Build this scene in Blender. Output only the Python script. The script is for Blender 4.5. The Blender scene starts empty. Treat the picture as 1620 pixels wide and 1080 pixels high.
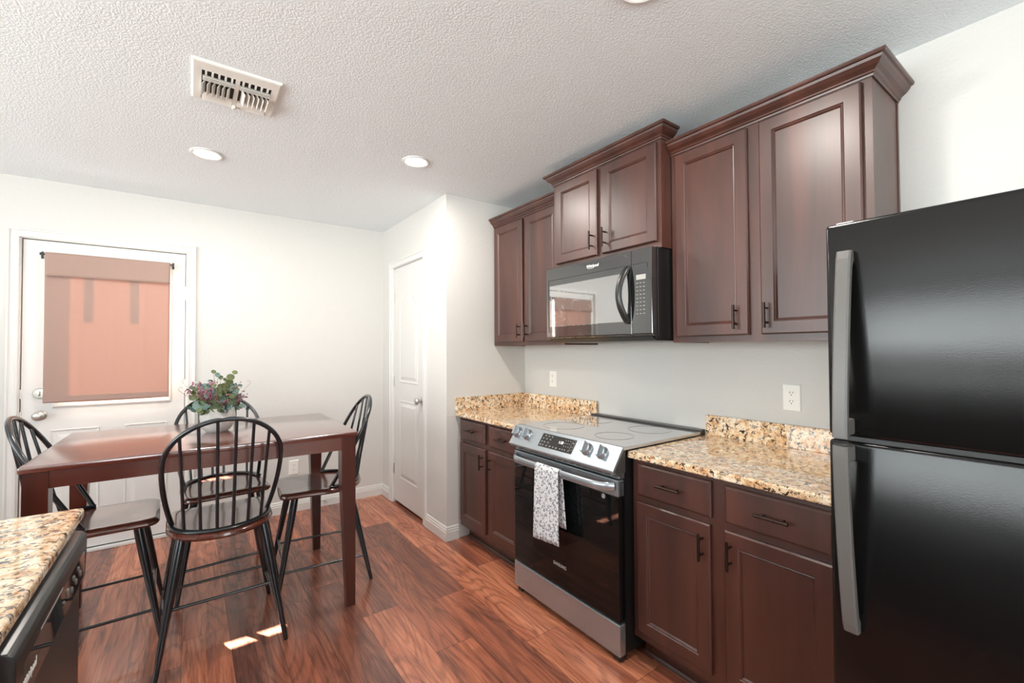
import bpy, bmesh, math, random
from mathutils import Vector, Matrix
random.seed(7)
S = bpy.context.scene
COL = S.collection
PI = math.pi

# ------------------------------------------------------------------ camera
cam_d = bpy.data.cameras.new('camera'); cam = bpy.data.objects.new('camera', cam_d); COL.objects.link(cam)
F_PX = 701.23
cam_d.sensor_width = 36.0; cam_d.lens = F_PX / 1620 * 36.0; cam_d.clip_start = 0.02
def cam_axes(yaw, pitch, roll):
    f = Vector((math.sin(yaw)*math.cos(pitch), math.cos(yaw)*math.cos(pitch), math.sin(pitch)))
    r = f.cross(Vector((0, 0, 1))).normalized(); u = r.cross(f)
    return r*math.cos(roll)+u*math.sin(roll), -r*math.sin(roll)+u*math.cos(roll), f
r_, u_, f_ = cam_axes(0.6284, 0.0193, -0.0045)
cam.matrix_world = Matrix(((r_.x, u_.x, -f_.x, -2.2081), (r_.y, u_.y, -f_.y, -2.8601), (r_.z, u_.z, -f_.z, 1.3599), (0, 0, 0, 1)))
S.camera = cam

# ------------------------------------------------------------------ view, world, sun, window portals
S.view_settings.view_transform = 'Standard'; S.view_settings.look = 'None'
S.view_settings.gamma = 1.0; S.view_settings.use_curve_mapping = False
S.view_settings.exposure = 0.09
S.cycles.use_denoising = True
S.cycles.max_bounces = 10; S.cycles.diffuse_bounces = 6; S.cycles.glossy_bounces = 5
S.cycles.transparent_max_bounces = 8
S.cycles.sample_clamp_indirect = 6.0
S.cycles.caustics_reflective = False; S.cycles.caustics_refractive = False
W = bpy.data.worlds.new('World'); S.world = W; W.use_nodes = True
wt = W.node_tree; bg = wt.nodes['Background']; bg.inputs[1].default_value = 10.3
# bright hazy sky above the horizon, stronger ground glow added below for the ceiling
wtc = wt.nodes.new('ShaderNodeTexCoord'); wsp = wt.nodes.new('ShaderNodeSeparateXYZ'); wrp = wt.nodes.new('ShaderNodeValToRGB')
wmp = wt.nodes.new('ShaderNodeMapRange'); wmp.inputs[1].default_value = -0.15; wmp.inputs[2].default_value = 0.15
wt.links.new(wtc.outputs['Generated'], wsp.inputs[0]); wt.links.new(wsp.outputs[2], wmp.inputs[0]); wt.links.new(wmp.outputs[0], wrp.inputs[0])
wrp.color_ramp.elements[0].color = (1.75, 1.78, 1.80, 1); wrp.color_ramp.elements[1].color = (0.78, 0.82, 0.86, 1)
wt.links.new(wrp.outputs[0], bg.inputs[0])

sun_d = bpy.data.lights.new('sun', 'SUN'); sun_d.energy = 200.0; sun_d.angle = 0.009; sun_d.color = (1.0, 0.95, 0.88)
sun = bpy.data.objects.new('sun', sun_d); COL.objects.link(sun)
sun.rotation_euler = Vector((0.80, -1.69, -1.03)).to_track_quat('-Z', 'Y').to_euler(); sun.location = (-4, 6, 4)

H = 2.495; XP = -0.7135; YB = 1.298; XL = -5.4; YR = -6.2
def portal(name, loc, rot, sx, sy):
    l = bpy.data.lights.new(name, 'AREA'); l.shape = 'RECTANGLE'; l.size = sx; l.size_y = sy
    l.cycles.is_portal = True
    o = bpy.data.objects.new(name, l); COL.objects.link(o); o.location = loc; o.rotation_euler = rot
WL = (-4.5, 0.3, 1.0, 2.2)      # left window y0 y1 z0 z1
WR = (-4.4, -3.2, 0.4, 2.15)      # rear window x0 x1 z0 z1
WQ = (-1.9, -0.5, 0.9, 2.15)       # second rear window, added to brighten the ceiling
portal('window_portal', (XL-0.06, (WL[0]+WL[1])/2, (WL[2]+WL[3])/2), (0, -PI/2, 0), WL[3]-WL[2], WL[1]-WL[0])
portal('window_portal', ((WR[0]+WR[1])/2, YR-0.06, (WR[2]+WR[3])/2), (PI/2, 0, 0), WR[1]-WR[0], WR[3]-WR[2])

portal('window_portal', ((WQ[0]+WQ[1])/2, YR-0.06, (WQ[2]+WQ[3])/2), (PI/2, 0, 0), WQ[1]-WQ[0], WQ[3]-WQ[2])

# ------------------------------------------------------------------ material helpers
class NT:
    def __init__(s, name):
        s.m = bpy.data.materials.new(name); s.m.use_nodes = True
        s.t = s.m.node_tree; s.n = s.t.nodes; s.p = s.n['Principled BSDF']; s.out = s.n['Material Output']
    def add(s, kind, ins=None, **props):
        n = s.n.new(kind)
        for k, v in props.items(): setattr(n, k, v)
        for k, v in (ins or {}).items(): s.set(n.inputs[k], v)
        return n
    def set(s, inp, v):
        if isinstance(v, bpy.types.NodeSocket): s.t.links.new(v, inp)
        elif isinstance(v, tuple) and len(v) == 3 and inp.type == 'RGBA': inp.default_value = (*v, 1)
        else: inp.default_value = v
    def P(s, **kw):
        for k, v in kw.items():
            s.set(s.p.inputs[{'base': 'Base Color', 'rough': 'Roughness', 'metal': 'Metallic', 'ior': 'IOR', 'normal': 'Normal',
                              'coat': 'Coat Weight', 'coatr': 'Coat Roughness', 'spec': 'Specular IOR Level', 'em': 'Emission Color',
                              'ems': 'Emission Strength', 'trans': 'Transmission Weight', 'aniso': 'Anisotropic', 'sheen': 'Sheen Weight'}[k]], v)
        return s.m
    def obj(s, scale=(1, 1, 1), rot=(0, 0, 0), loc=(0, 0, 0)):
        tc = s.add('ShaderNodeTexCoord')
        return s.add('ShaderNodeMapping', {'Vector': tc.outputs['Object'], 'Scale': scale, 'Rotation': rot, 'Location': loc}).outputs[0]
    def noise(s, vec, scale, detail=2.0, rough=0.5, dist=0.0, out=0):
        return s.add('ShaderNodeTexNoise', {'Vector': vec, 'Scale': scale, 'Detail': detail, 'Roughness': rough, 'Distortion': dist}).outputs[out]
    def voro(s, vec, scale, out=0, feature='F1'):
        return s.add('ShaderNodeTexVoronoi', {'Vector': vec, 'Scale': scale}, feature=feature).outputs[out]
    def ramp(s, fac, *stops):
        r = s.add('ShaderNodeValToRGB', {'Fac': fac}); e = r.color_ramp.elements
        while len(e) < len(stops): e.new(0.5)
        for el, (p, c) in zip(e, stops):
            el.position = p; el.color = (*c, 1) if isinstance(c, tuple) else (c, c, c, 1)
        return r.outputs[0]
    def mix(s, fac, a, b, mode='MIX'):
        n = s.add('ShaderNodeMix', data_type='RGBA', blend_type=mode)
        s.set(n.inputs[0], fac); s.set(n.inputs[6], a); s.set(n.inputs[7], b); return n.outputs[2]
    def math(s, op, a, b=0.0, c=0.0):
        n = s.add('ShaderNodeMath', operation=op); s.set(n.inputs[0], a); s.set(n.inputs[1], b); s.set(n.inputs[2], c); return n.outputs[0]
    def bump(s, h, strength=0.2, dist=0.01, normal=None):
        d = {'Height': h, 'Strength': strength, 'Distance': dist}
        if normal is not None: d['Normal'] = normal
        return s.add('ShaderNodeBump', d).outputs[0]

def srgb(r, g, b):
    f = lambda c: (c/255/12.92) if c/255 <= 0.04045 else ((c/255+0.055)/1.055)**2.4
    return (f(r), f(g), f(b))
def flat(name, base, rough=0.4, **kw):
    return NT(name).P(base=base, rough=rough, **kw)

M = {}
def paint(name, base, sc, st, rough=0.6):
    t = NT(name); v = t.obj()
    h = t.math('ADD', t.noise(v, sc, 3, 0.55), t.math('MULTIPLY', t.noise(v, sc*0.35, 1), 0.5))
    return t.P(base=base, rough=rough, normal=t.bump(h, st, 0.004))
M['wall'] = paint('wall_paint', srgb(208, 206, 202), 75, 0.34)
def ceil():
    t = NT('ceiling_texture'); v = t.obj()
    w = t.noise(v, 30, 2, 0.5, out=1)
    v2 = t.mix(0.012, v, w, 'ADD')
    vo = t.voro(v2, 125, feature='SMOOTH_F1')
    n = t.noise(v2, 135, 3, 0.55)
    h = t.math('ADD', t.ramp(n, (0.40, 0.0), (0.60, 1.0)), t.math('MULTIPLY', vo, 0.8))
    return t.P(base=srgb(236, 242, 245), rough=0.8, normal=t.bump(h, 0.30, 0.004))
M['ceiling'] = ceil()
M['trim'] = flat('trim_white', srgb(214, 213, 210), 0.35)
M['door'] = flat('door_white', srgb(213, 212, 209), 0.4)
M['plate'] = flat('outlet_plastic', srgb(240, 238, 232), 0.35)
M['slot'] = flat('slot_dark', (0.02, 0.02, 0.02), 0.5)
M['ventwhite'] = flat('vent_white', srgb(232, 230, 224), 0.45)
M['duct'] = flat('duct_dark', (0.03, 0.028, 0.026), 0.8)

def floor_mat():
    t = NT('plank_floor'); tc = t.add('ShaderNodeTexCoord'); sp = t.add('ShaderNodeSeparateXYZ', {0: tc.outputs['Object']})
    x, y = sp.outputs[0], sp.outputs[1]
    Wd, L = 0.186, 1.22
    xr = t.math('DIVIDE', t.math('ADD', x, 1.485+Wd*40), Wd)
    row = t.math('FLOOR', xr); fx = t.math('FRACT', xr)
    rr = t.add('ShaderNodeTexWhiteNoise', {'W': row}, noise_dimensions='1D').outputs[0]
    yr = t.math('ADD', t.math('DIVIDE', t.math('ADD', y, 20.0), L), t.math('MULTIPLY', rr, 7.31))
    idx = t.math('FLOOR', yr); fy = t.math('FRACT', yr)
    cv = t.add('ShaderNodeCombineXYZ', {0: row, 1: idx})
    rnd = t.add('ShaderNodeTexWhiteNoise', {'Vector': cv.outputs[0]}, noise_dimensions='2D')
    rv, rc = rnd.outputs[0], rnd.outputs[1]
    off = t.add('ShaderNodeVectorMath', {0: rc, 1: (9.0, 23.0, 5.0)}, operation='MULTIPLY').outputs[0]
    pos = t.add('ShaderNodeVectorMath', {0: tc.outputs['Object'], 1: off}, operation='ADD').outputs[0]
    def st(a, b): return t.add('ShaderNodeVectorMath', {0: pos, 1: (a, b, 1.0)}, operation='MULTIPLY').outputs[0]
    # cathedral figure: long distorted rings
    fine0 = t.noise(st(60, 9), 1.0, 2, 0.6)
    big = t.noise(st(4.2, 0.75), 1.0, 1.5, 0.45, 0.3)
    rings = t.math('SINE', t.math('MULTIPLY', t.math('ADD', big, t.math('MULTIPLY', fine0, 0.018)), 130.0))
    rings = t.math('MULTIPLY_ADD', rings, 0.5, 0.5)
    fine = t.noise(st(80, 3.6), 1.0, 4, 0.68, 0.9)
    mid = t.noise(st(11, 1.1), 1.0, 3, 0.6, 0.8)
    tone = t.math('ADD', t.math('MULTIPLY', rv, 0.34), t.math('MULTIPLY', mid, 0.66))
    c = t.ramp(tone, (0.26, srgb(100, 61, 50)), (0.42, srgb(138, 84, 66)), (0.54, srgb(174, 103, 77)), (0.70, srgb(208, 133, 99)))
    c = t.mix(t.math('MULTIPLY', t.ramp(rings, (0.55, 0.0), (0.98, 1.0)), 0.32), c, srgb(66, 40, 32))
    c = t.mix(t.math('MULTIPLY', t.ramp(fine, (0.50, 0.0), (0.66, 1.0)), 0.52), c, srgb(54, 32, 27))
    c = t.mix(t.math('MULTIPLY', t.ramp(fine, (0.25, 1.0), (0.42, 0.0)), 0.30), c, srgb(196, 132, 100))
    ex = t.math('MINIMUM', fx, t.math('SUBTRACT', 1.0, fx)); ey = t.math('MINIMUM', fy, t.math('SUBTRACT', 1.0, fy))
    seam = t.math('MAXIMUM', t.math('LESS_THAN', ex, 0.007), t.math('LESS_THAN', ey, 0.0012))
    c = t.mix(t.math('MULTIPLY', seam, 0.55), c, srgb(38, 22, 18))
    hgt = t.math('SUBTRACT', t.math('MULTIPLY', fine, 0.5), seam)
    return t.P(base=c, rough=t.math('MULTIPLY_ADD', fine, 0.10, 0.17), spec=0.7, normal=t.bump(hgt, 0.10, 0.002))
M['floor'] = floor_mat()

def wood(name, dark, mid, light, axis=2, rough=0.3, fine=60, coat=0.3, bump=0.03):
    t = NT(name)
    sc = [fine, fine, fine]; sc[axis] = fine*0.035
    sb = [7, 7, 7]; sb[axis] = 0.8
    f = t.noise(t.obj(tuple(sc)), 1.0, 3, 0.6, 0.2); b = t.noise(t.obj(tuple(sb)), 1.0, 3, 0.55, 0.7)
    c = t.ramp(b, (0.30, dark), (0.52, mid), (0.75, light))
    c = t.mix(t.math('MULTIPLY', t.ramp(f, (0.5, 0.0), (0.75, 1.0)), 0.35), c, dark)
    return t.P(base=c, rough=rough, coat=coat, coatr=rough*0.9, normal=t.bump(f, bump, 0.002))
M['cab'] = wood('cabinet_wood', srgb(53, 27, 20), srgb(71, 39, 30), srgb(88, 49, 38), 2, 0.40, 55, 0.5)
M['table'] = wood('table_mahogany', srgb(70, 28, 20), srgb(92, 38, 26), srgb(110, 50, 34), 0, 0.2, 70, 1.0)
M['table'].node_tree.nodes['Principled BSDF'].inputs['Coat IOR'].default_value = 2.3
M['table_leg'] = wood('table_leg_mahogany', srgb(52, 20, 13), srgb(74, 30, 19), srgb(92, 40, 25), 2, 0.28, 70, 0.3)
def seat_mat():
    t = NT('chair_seat_wood'); v = t.obj((1, 1, 1))
    b = t.noise(t.obj((7.0, 2.2, 4)), 1.0, 2, 0.5, 0.5)
    ring = t.math('MULTIPLY_ADD', t.math('SINE', t.math('MULTIPLY', b, 110.0)), 0.5, 0.5)
    f = t.noise(t.obj((170, 9, 60)), 1.0, 2, 0.6)
    c = t.mix(b, srgb(86, 44, 34), srgb(118, 66, 52))
    c = t.mix(t.math('MULTIPLY', ring, 0.35), c, srgb(40, 20, 16))
    c = t.mix(t.math('MULTIPLY', t.ramp(f, (0.5, 0.0), (0.7, 1.0)), 0.4), c, srgb(36, 18, 15))
    return t.P(base=c, rough=0.2, coat=0.8, coatr=0.10, ior=1.5, normal=t.bump(f, 0.04, 0.001))
M['seat'] = seat_mat()
M['metal_black'] = flat('black_chair_paint', srgb(27, 31, 35), 0.24, coat=0.5, coatr=0.18)
M['bronze'] = flat('bronze_pull', srgb(58, 45, 40), 0.32, metal=0.75)
M['nickel'] = flat('satin_nickel', srgb(196, 194, 188), 0.34, metal=0.9)
def steel():
    t = NT('brushed_steel'); n = t.noise(t.obj((3, 2, 260)), 1.0, 2, 0.6)
    return t.P(base=srgb(168, 175, 180), metal=0.75, rough=t.math('MULTIPLY_ADD', n, 0.04, 0.24))
M['steel'] = steel()
M['steel_dark'] = flat('grey_end_cap', srgb(92, 91, 88), 0.4, metal=0.5)
M['glass_black'] = flat('black_glass', (0.005, 0.006, 0.006), 0.04, ior=1.47)
M['cooktop'] = flat('cooktop_glass', (0.55, 0.55, 0.55), 0.05, metal=0.55, ior=2.0)
def mirror_glass(name, ior):
    t = NT(name); n = t.noise(t.obj((14, 14, 14)), 1.0, 4, 0.7, 1.2)
    tc = t.add('ShaderNodeTexCoord'); sp = t.add('ShaderNodeSeparateXYZ', {0: tc.outputs['Object']})
    sm = t.ramp(n, (0.56, 0.0), (0.68, 1.0))
    return t.P(base=(0.010, 0.010, 0.010), rough=t.math('MULTIPLY_ADD', sm, 0.16, 0.03), ior=ior, normal=t.bump(n, 0.02, 0.002))
M['mw_front'] = mirror_glass('microwave_front', 2.3)
M['mw_window'] = mirror_glass('microwave_window', 6.0)
M['appl_black'] = flat('appliance_black', (0.010, 0.010, 0.010), 0.3)
M['appl_satin'] = flat('satin_black_plastic', srgb(34, 34, 33), 0.3)
M['grey_plastic'] = flat('handle_plastic', srgb(100, 98, 95), 0.36)
def fridge_mat():
    t = NT('fridge_textured_black'); v = t.obj(); n = t.noise(v, 300, 2, 0.5); s = t.noise(t.obj((3, 3, 9)), 1.0, 5, 0.7, 1.0)
    return t.P(base=(0.005, 0.005, 0.005), rough=t.math('MULTIPLY_ADD', s, 0.06, 0.17), ior=1.46, normal=t.bump(n, 0.10, 0.001))
M['fridge'] = fridge_mat()
M['print_white'] = flat('printed_white', srgb(225, 224, 220), 0.5)
M['print_grey'] = flat('printed_grey', srgb(165, 164, 160), 0.5)
M['display'] = flat('display_glass', srgb(40, 39, 37), 0.12)
def lit():
    t = NT('display_digit'); return t.P(base=(0.9, 0.9, 0.9), em=(1, 1, 1), ems=0.8)
M['digit'] = lit()

def granite():
    t = NT('granite'); v = t.obj()
    big = t.noise(v, 9, 3, 0.6, 0.6); mid = t.noise(v, 30, 4, 0.65, 0.3)
    c = t.ramp(mid, (0.28, srgb(178, 122, 72)), (0.41, srgb(212, 172, 128)), (0.52, srgb(230, 206, 172)), (0.68, srgb(243, 232, 214)))
    c = t.mix(t.math('MULTIPLY', t.ramp(big, (0.46, 0.0), (0.66, 1.0)), 0.30), c, srgb(204, 140, 78))
    o = t.noise(v, 46, 3, 0.6, 0.2)
    c = t.mix(t.ramp(o, (0.60, 0.0), (0.68, 0.75)), c, srgb(150, 80, 34))
    g = t.noise(t.obj(loc=(3, 1, 7)), 42, 3, 0.65, 0.4)
    c = t.mix(t.ramp(g, (0.58, 0.0), (0.64, 0.85)), c, srgb(120, 112, 106))
    k = t.noise(t.obj(loc=(9, 4, 2)), 60, 4, 0.72, 0.6)
    c = t.mix(t.ramp(k, (0.55, 0.0), (0.58, 0.97)), c, srgb(36, 28, 26))
    return t.P(base=c, rough=0.06, coat=0.5, coatr=0.04)
M['granite'] = granite()

def shade_fabric():
    t = NT('shade_linen'); v = t.obj((500, 500, 500)); n = t.noise(v, 1.0, 2)
    b = t.noise(t.obj((3, 3, 5)), 1.0, 3)
    col = t.mix(n, srgb(158, 132, 121), srgb(176, 150, 140))
    d = t.add('ShaderNodeBsdfDiffuse', {'Color': col, 'Normal': t.bump(b, 0.12, 0.01)})
    tr = t.add('ShaderNodeBsdfTranslucent', {'Color': srgb(236, 178, 150)})
    mx = t.add('ShaderNodeMixShader', {0: 0.072, 1: d.outputs[0], 2: tr.outputs[0]})
    t.t.links.new(mx.outputs[0], t.out.inputs[0]); return t.m
M['shade'] = shade_fabric()
def pane():
    t = NT('window_glass'); lw = t.add('ShaderNodeLayerWeight', {'Blend': 0.12})
    a = t.add('ShaderNodeBsdfTransparent', {'Color': (0.95, 0.97, 0.96)}); g = t.add('ShaderNodeBsdfGlossy', {'Roughness': 0.02})
    mx = t.add('ShaderNodeMixShader', {0: lw.outputs['Fresnel'], 1: a.outputs[0], 2: g.outputs[0]})
    t.t.links.new(mx.outputs[0], t.out.inputs[0]); return t.m
M['pane'] = pane()
def lens():
    t = NT('led_lens'); return t.P(base=(1, 1, 1), em=(1.0, 0.96, 0.90), ems=14.0)
M['lens'] = lens()
def ceramic():
    t = NT('pot_ceramic'); n = t.noise(t.obj((40, 40, 40)), 1.0, 3)
    return t.P(base=t.mix(n, srgb(184, 182, 177), srgb(206, 204, 200)), rough=0.4, normal=t.bump(n, 0.05, 0.002))
M['ceramic'] = ceramic()
def leafm(name, a, b, rough=0.45):
    t = NT(name); n = t.noise(t.obj((18, 18, 18)), 1.0, 2)
    return t.P(base=t.mix(t.ramp(n, (0.35, 0.0), (0.65, 1.0)), a, b), rough=rough)
M['leaf_teal'] = leafm('leaf_teal', srgb(70, 96, 90), srgb(118, 144, 134))
M['leaf_green'] = leafm('leaf_green', srgb(56, 70, 38), srgb(104, 114, 66))
M['berry'] = leafm('berry_pink', srgb(122, 60, 80), srgb(170, 108, 130))
M['twig'] = flat('twig', srgb(150, 134, 92), 0.6)
def towel_mat():
    t = NT('towel_print'); tc = t.add('ShaderNodeTexCoord')
    v = t.add('ShaderNodeVectorMath', {0: tc.outputs['Object'], 1: (0.0, 1.0, 1.0)}, operation='MULTIPLY').outputs[0]
    w = t.noise(v, 60, 2, out=1); v2 = t.mix(0.006, v, w, 'ADD')
    d = t.voro(v2, 62); d2 = t.voro(v2, 130)
    ring = t.math('MULTIPLY', t.math('LESS_THAN', d, 0.44), t.math('GREATER_THAN', d, 0.18))
    br = t.math('GREATER_THAN', t.noise(v, 170, 1), 0.43)
    dots = t.math('LESS_THAN', d2, 0.27)
    f = t.math('MAXIMUM', t.math('MULTIPLY', ring, br), dots)
    c = t.mix(t.math('MULTIPLY', f, 0.85), srgb(218, 217, 218), srgb(50, 56, 74))
    n = t.noise(v, 900, 1)
    return t.P(base=c, rough=0.9, normal=t.bump(n, 0.2, 0.001))
M['towel'] = towel_mat()

# ------------------------------------------------------------------ mesh helpers
class MB:
    """collects shapes in one bmesh, in world (or local) coordinates"""
    def __init__(s): s.b = bmesh.new()
    def _v(s, pts): return [s.b.verts.new(p) for p in pts]
    def box(s, x0, x1, y0, y1, z0, z1, bev=0.0, seg=2):
        t = bmesh.new()
        vs = [t.verts.new((x, y, z)) for x in (min(x0, x1), max(x0, x1)) for y in (min(y0, y1), max(y0, y1)) for z in (min(z0, z1), max(z0, z1))]
        for f in ((0, 1, 3, 2), (4, 6, 7, 5), (0, 4, 5, 1), (2, 3, 7, 6), (0, 2, 6, 4), (1, 5, 7, 3)): t.faces.new([vs[i] for i in f])
        return s._merge(t, bev, seg)
    def _merge(s, t, bev=0.0, seg=2, mat=None):
        if bev > 0:
            bmesh.ops.bevel(t, geom=t.edges[:], offset=bev, segments=seg, profile=0.5, affect='EDGES')
        if mat is not None: bmesh.ops.transform(t, matrix=mat, verts=t.verts[:])
        bmesh.ops.recalc_face_normals(t, faces=t.faces[:])
        mp = {v: s.b.verts.new(v.co) for v in t.verts}
        for f in t.faces:
            try: s.b.faces.new([mp[v] for v in f.verts])
            except ValueError: pass
        t.free(); return s
    def prism(s, poly, a, b, fn, bev=0.0, seg=2, edges='all'):
        """poly: 2D points; fn(u, v, w) -> xyz; extruded from w=a to w=b"""
        t = bmesh.new()
        A = [t.verts.new(fn(u, v, a)) for u, v in poly]; B = [t.verts.new(fn(u, v, b)) for u, v in poly]
        n = len(poly); t.faces.new(A); t.faces.new(B[::-1])
        for i in range(n): t.faces.new([A[i], B[i], B[(i+1) % n], A[(i+1) % n]])
        if bev > 0:
            es = t.edges[:] if edges == 'all' else [e for e in t.edges if (e.verts[0] in A) == (e.verts[1] in A)]
            bmesh.ops.bevel(t, geom=es, offset=bev, segments=seg, profile=0.5, affect='EDGES')
        return s._merge(t)
    def tube(s, pts, rad, n=10, closed=False, caps=True, flat=None):
        """round tube through pts; rad a number or list; flat=(a,b,up): elliptical section with half axes a (sideways), b (along up)"""
        pts = [Vector(p) for p in pts]; N = len(pts)
        rs = rad if isinstance(rad, (list, tuple)) else [rad]*N
        rings = []; prev = None
        for i, p in enumerate(pts):
            if closed: d = pts[(i+1) % N]-pts[i-1]
            else: d = pts[min(i+1, N-1)]-pts[max(i-1, 0)]
            d.normalize()
            up = Vector(flat[2]) if flat else (prev if prev is not None else (Vector((0, 0, 1)) if abs(d.z) < 0.9 else Vector((1, 0, 0))))
            sd = d.cross(up)
            if sd.length < 1e-6: sd = d.cross(Vector((1, 0, 0)))
            sd.normalize(); u = sd.cross(d).normalized(); prev = u
            a, b = (flat[0], flat[1]) if flat else (rs[i], rs[i])
            rings.append([s.b.verts.new(p+sd*(a*math.cos(2*PI*k/n))+u*(b*math.sin(2*PI*k/n))) for k in range(n)])
        for i in range(N if closed else N-1):
            A, B = rings[i], rings[(i+1) % N]
            for k in range(n): s.b.faces.new([A[k], A[(k+1) % n], B[(k+1) % n], B[k]])
        if caps and not closed:
            s.b.faces.new(rings[0][::-1]); s.b.faces.new(rings[-1])
        return s
    def lathe(s, prof, org, ax=(0, 0, 1), n=24, wob=None, cap=True):
        """prof: (radius, height) along axis ax from org"""
        ax = Vector(ax).normalized(); q = Vector((0, 0, 1)).rotation_difference(ax); org = Vector(org); R = []
        for r, h in prof:
            R.append([s.b.verts.new(org+q @ Vector((r*(1+(wob(k/n, h) if wob else 0))*math.cos(2*PI*k/n), r*(1+(wob(k/n, h) if wob else 0))*math.sin(2*PI*k/n), h))) for k in range(n)])
        for A, B in zip(R, R[1:]):
            for k in range(n): s.b.faces.new([A[k], A[(k+1) % n], B[(k+1) % n], B[k]])
        if cap:
            s.b.faces.new(R[0][::-1]); s.b.faces.new(R[-1])
        return s
    def rings(s, outlines, cap=True, back=True):
        R = [s._v(o) for o in outlines]; n = len(R[0])
        for A, B in zip(R, R[1:]):
            for k in range(n): s.b.faces.new([A[k], A[(k+1) % n], B[(k+1) % n], B[k]])
        if cap: s.b.faces.new(R[-1])
        if back: s.b.faces.new(R[0][::-1])
        return s
    def panel(s, fn, u0, u1, v0, v1, prof, back=True):
        """rectangular panel of concentric rectangles; prof: (inset, height); fn(u, v, w)"""
        return s.rings([[fn(u0+i, v0+i, h), fn(u1-i, v0+i, h), fn(u1-i, v1-i, h), fn(u0+i, v1-i, h)] for i, h in prof], True, back)
    def grid(s, fn, nu, nv):
        V = [[s.b.verts.new(fn(i/nu, j/nv)) for j in range(nv+1)] for i in range(nu+1)]
        for i in range(nu):
            for j in range(nv): s.b.faces.new([V[i][j], V[i+1][j], V[i+1][j+1], V[i][j+1]])
        return s
    def ball(s, c, r, sub=1):
        t = bmesh.new(); bmesh.ops.create_icosphere(t, subdivisions=sub, radius=r); return s._merge(t, mat=Matrix.Translation(c))
    def build(s, name, mat, parent=None, origin=None, smooth=True, solid=0.0):
        if parent is not None:
            org = root_origin(parent)
        else: org = Vector(origin) if origin is not None else Vector((0, 0, 0))
        bmesh.ops.recalc_face_normals(s.b, faces=s.b.faces[:])
        if org.length > 0: bmesh.ops.translate(s.b, vec=-org, verts=s.b.verts[:])
        me = bpy.data.meshes.new(name); s.b.to_mesh(me); s.b.free(); me.materials.append(mat)
        if smooth:
            me.polygons.foreach_set('use_smooth', [True]*len(me.polygons)); me.set_sharp_from_angle(angle=math.radians(38))
        o = bpy.data.objects.new(name, me); COL.objects.link(o)
        if parent is not None: o.parent = parent
        else: o.location = org
        if solid:
            md = o.modifiers.new('thickness', 'SOLIDIFY'); md.thickness = solid; md.offset = 0
        return o
LOCAL = set()          # roots whose parts are written in local coordinates
def root_origin(o):
    while o.parent is not None: o = o.parent
    return Vector((0, 0, 0)) if o.name in LOCAL else Vector(o.location)
def tag(o, label, cat, group=None):
    o['label'] = label; o['category'] = cat
    if group: o['group'] = group
    return o
def thing(name, label, cat, loc=(0, 0, 0), rotz=0.0, group=None, local=False):
    o = bpy.data.objects.new(name, None); COL.objects.link(o); o.location = loc; o.rotation_euler = (0, 0, rotz)
    o.empty_display_size = 0.05
    if local: LOCAL.add(o.name)
    return tag(o, label, cat, group)
def struct(o): o['kind'] = 'structure'; return o
def text(name, body, fn, size, mat, parent, depth=0.0004, shear=0.0, align='CENTER', bold=0.0, sx=1.0):
    """flat lettering; fn(u, v, w) maps text plane to the place"""
    c = bpy.data.curves.new(name, 'FONT'); c.body = body; c.size = size; c.align_x = align; c.align_y = 'CENTER'; c.extrude = depth; c.shear = shear; c.offset = bold
    t = bpy.data.objects.new('tmp', c); COL.objects.link(t); bpy.context.view_layer.update()
    me = bpy.data.meshes.new_from_object(t.evaluated_get(bpy.context.evaluated_depsgraph_get()))
    bpy.data.objects.remove(t); bpy.data.curves.remove(c)
    org = root_origin(parent)
    for v in me.vertices: v.co = Vector(fn(v.co.x*sx, v.co.y, v.co.z+depth)) - org
    me.name = name; me.materials.clear(); me.materials.append(mat); me.update()
    o = bpy.data.objects.new(name, me); COL.objects.link(o); o.parent = parent; return o

# facing helpers: u to the viewer's right, v up, w out of the surface
def faceW(x): return lambda u, v, w: (x-w, -u, v)            # faces -X, u = -y
def faceS(y): return lambda u, v, w: (u, y-w, v)             # faces -Y, u = x
def faceE(x): return lambda u, v, w: (x+w, u, v)             # faces +X, u = y

# ------------------------------------------------------------------ room shell
struct(MB().box(XL-0.15, 0.15, YR-0.15, YB+0.15, -0.12, 0.0).build('floor', M['floor'], smooth=False))
struct(MB().box(XL-0.15, 0.15, YR-0.15, YB+0.15, H, H+0.12).build('ceiling', M['ceiling'], smooth=False))
struct(MB().box(0, 0.15, YR-0.15, YB+0.15, 0, H).build('wall_right', M['wall'], smooth=False))
DB = (-3.105, -2.222, 2.112)     # back door opening x0 x1 ztop
b = MB().box(XL, DB[0], YB, YB+0.15, 0, H).box(DB[1], 0, YB, YB+0.15, 0, H).box(DB[0], DB[1], YB, YB+0.15, DB[2], H)
struct(b.build('wall_back', M['wall'], smooth=False))
DP = (0.378, 1.046, 2.112)       # pantry door opening y0 y1 ztop
b = MB().box(XP, XP+0.11, 0, DP[0], 0, H).box(XP, XP+0.11, DP[1], YB, 0, H).box(XP, XP+0.11, DP[0], DP[1], DP[2], H)
struct(b.build('wall_pantry_front', M['wall'], smooth=False))
struct(MB().box(XP+0.11, 0, 0, 0.11, 0, H).build('wall_pantry_side', M['wall'], smooth=False))
b = MB().box(XL-0.15, XL, YR-0.15, WL[0], 0, H).box(XL-0.15, XL, WL[1], YB+0.15, 0, H)
b.box(XL-0.15, XL, WL[0], WL[1], 0, WL[2]).box(XL-0.15, XL, WL[0], WL[1], WL[3], H)
struct(b.build('wall_left', M['wall'], smooth=False))
b = MB().box(XL, WR[0], YR-0.15, YR, 0, H).box(WR[1], WQ[0], YR-0.15, YR, 0, H).box(WQ[1], 0, YR-0.15, YR, 0, H)
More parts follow.
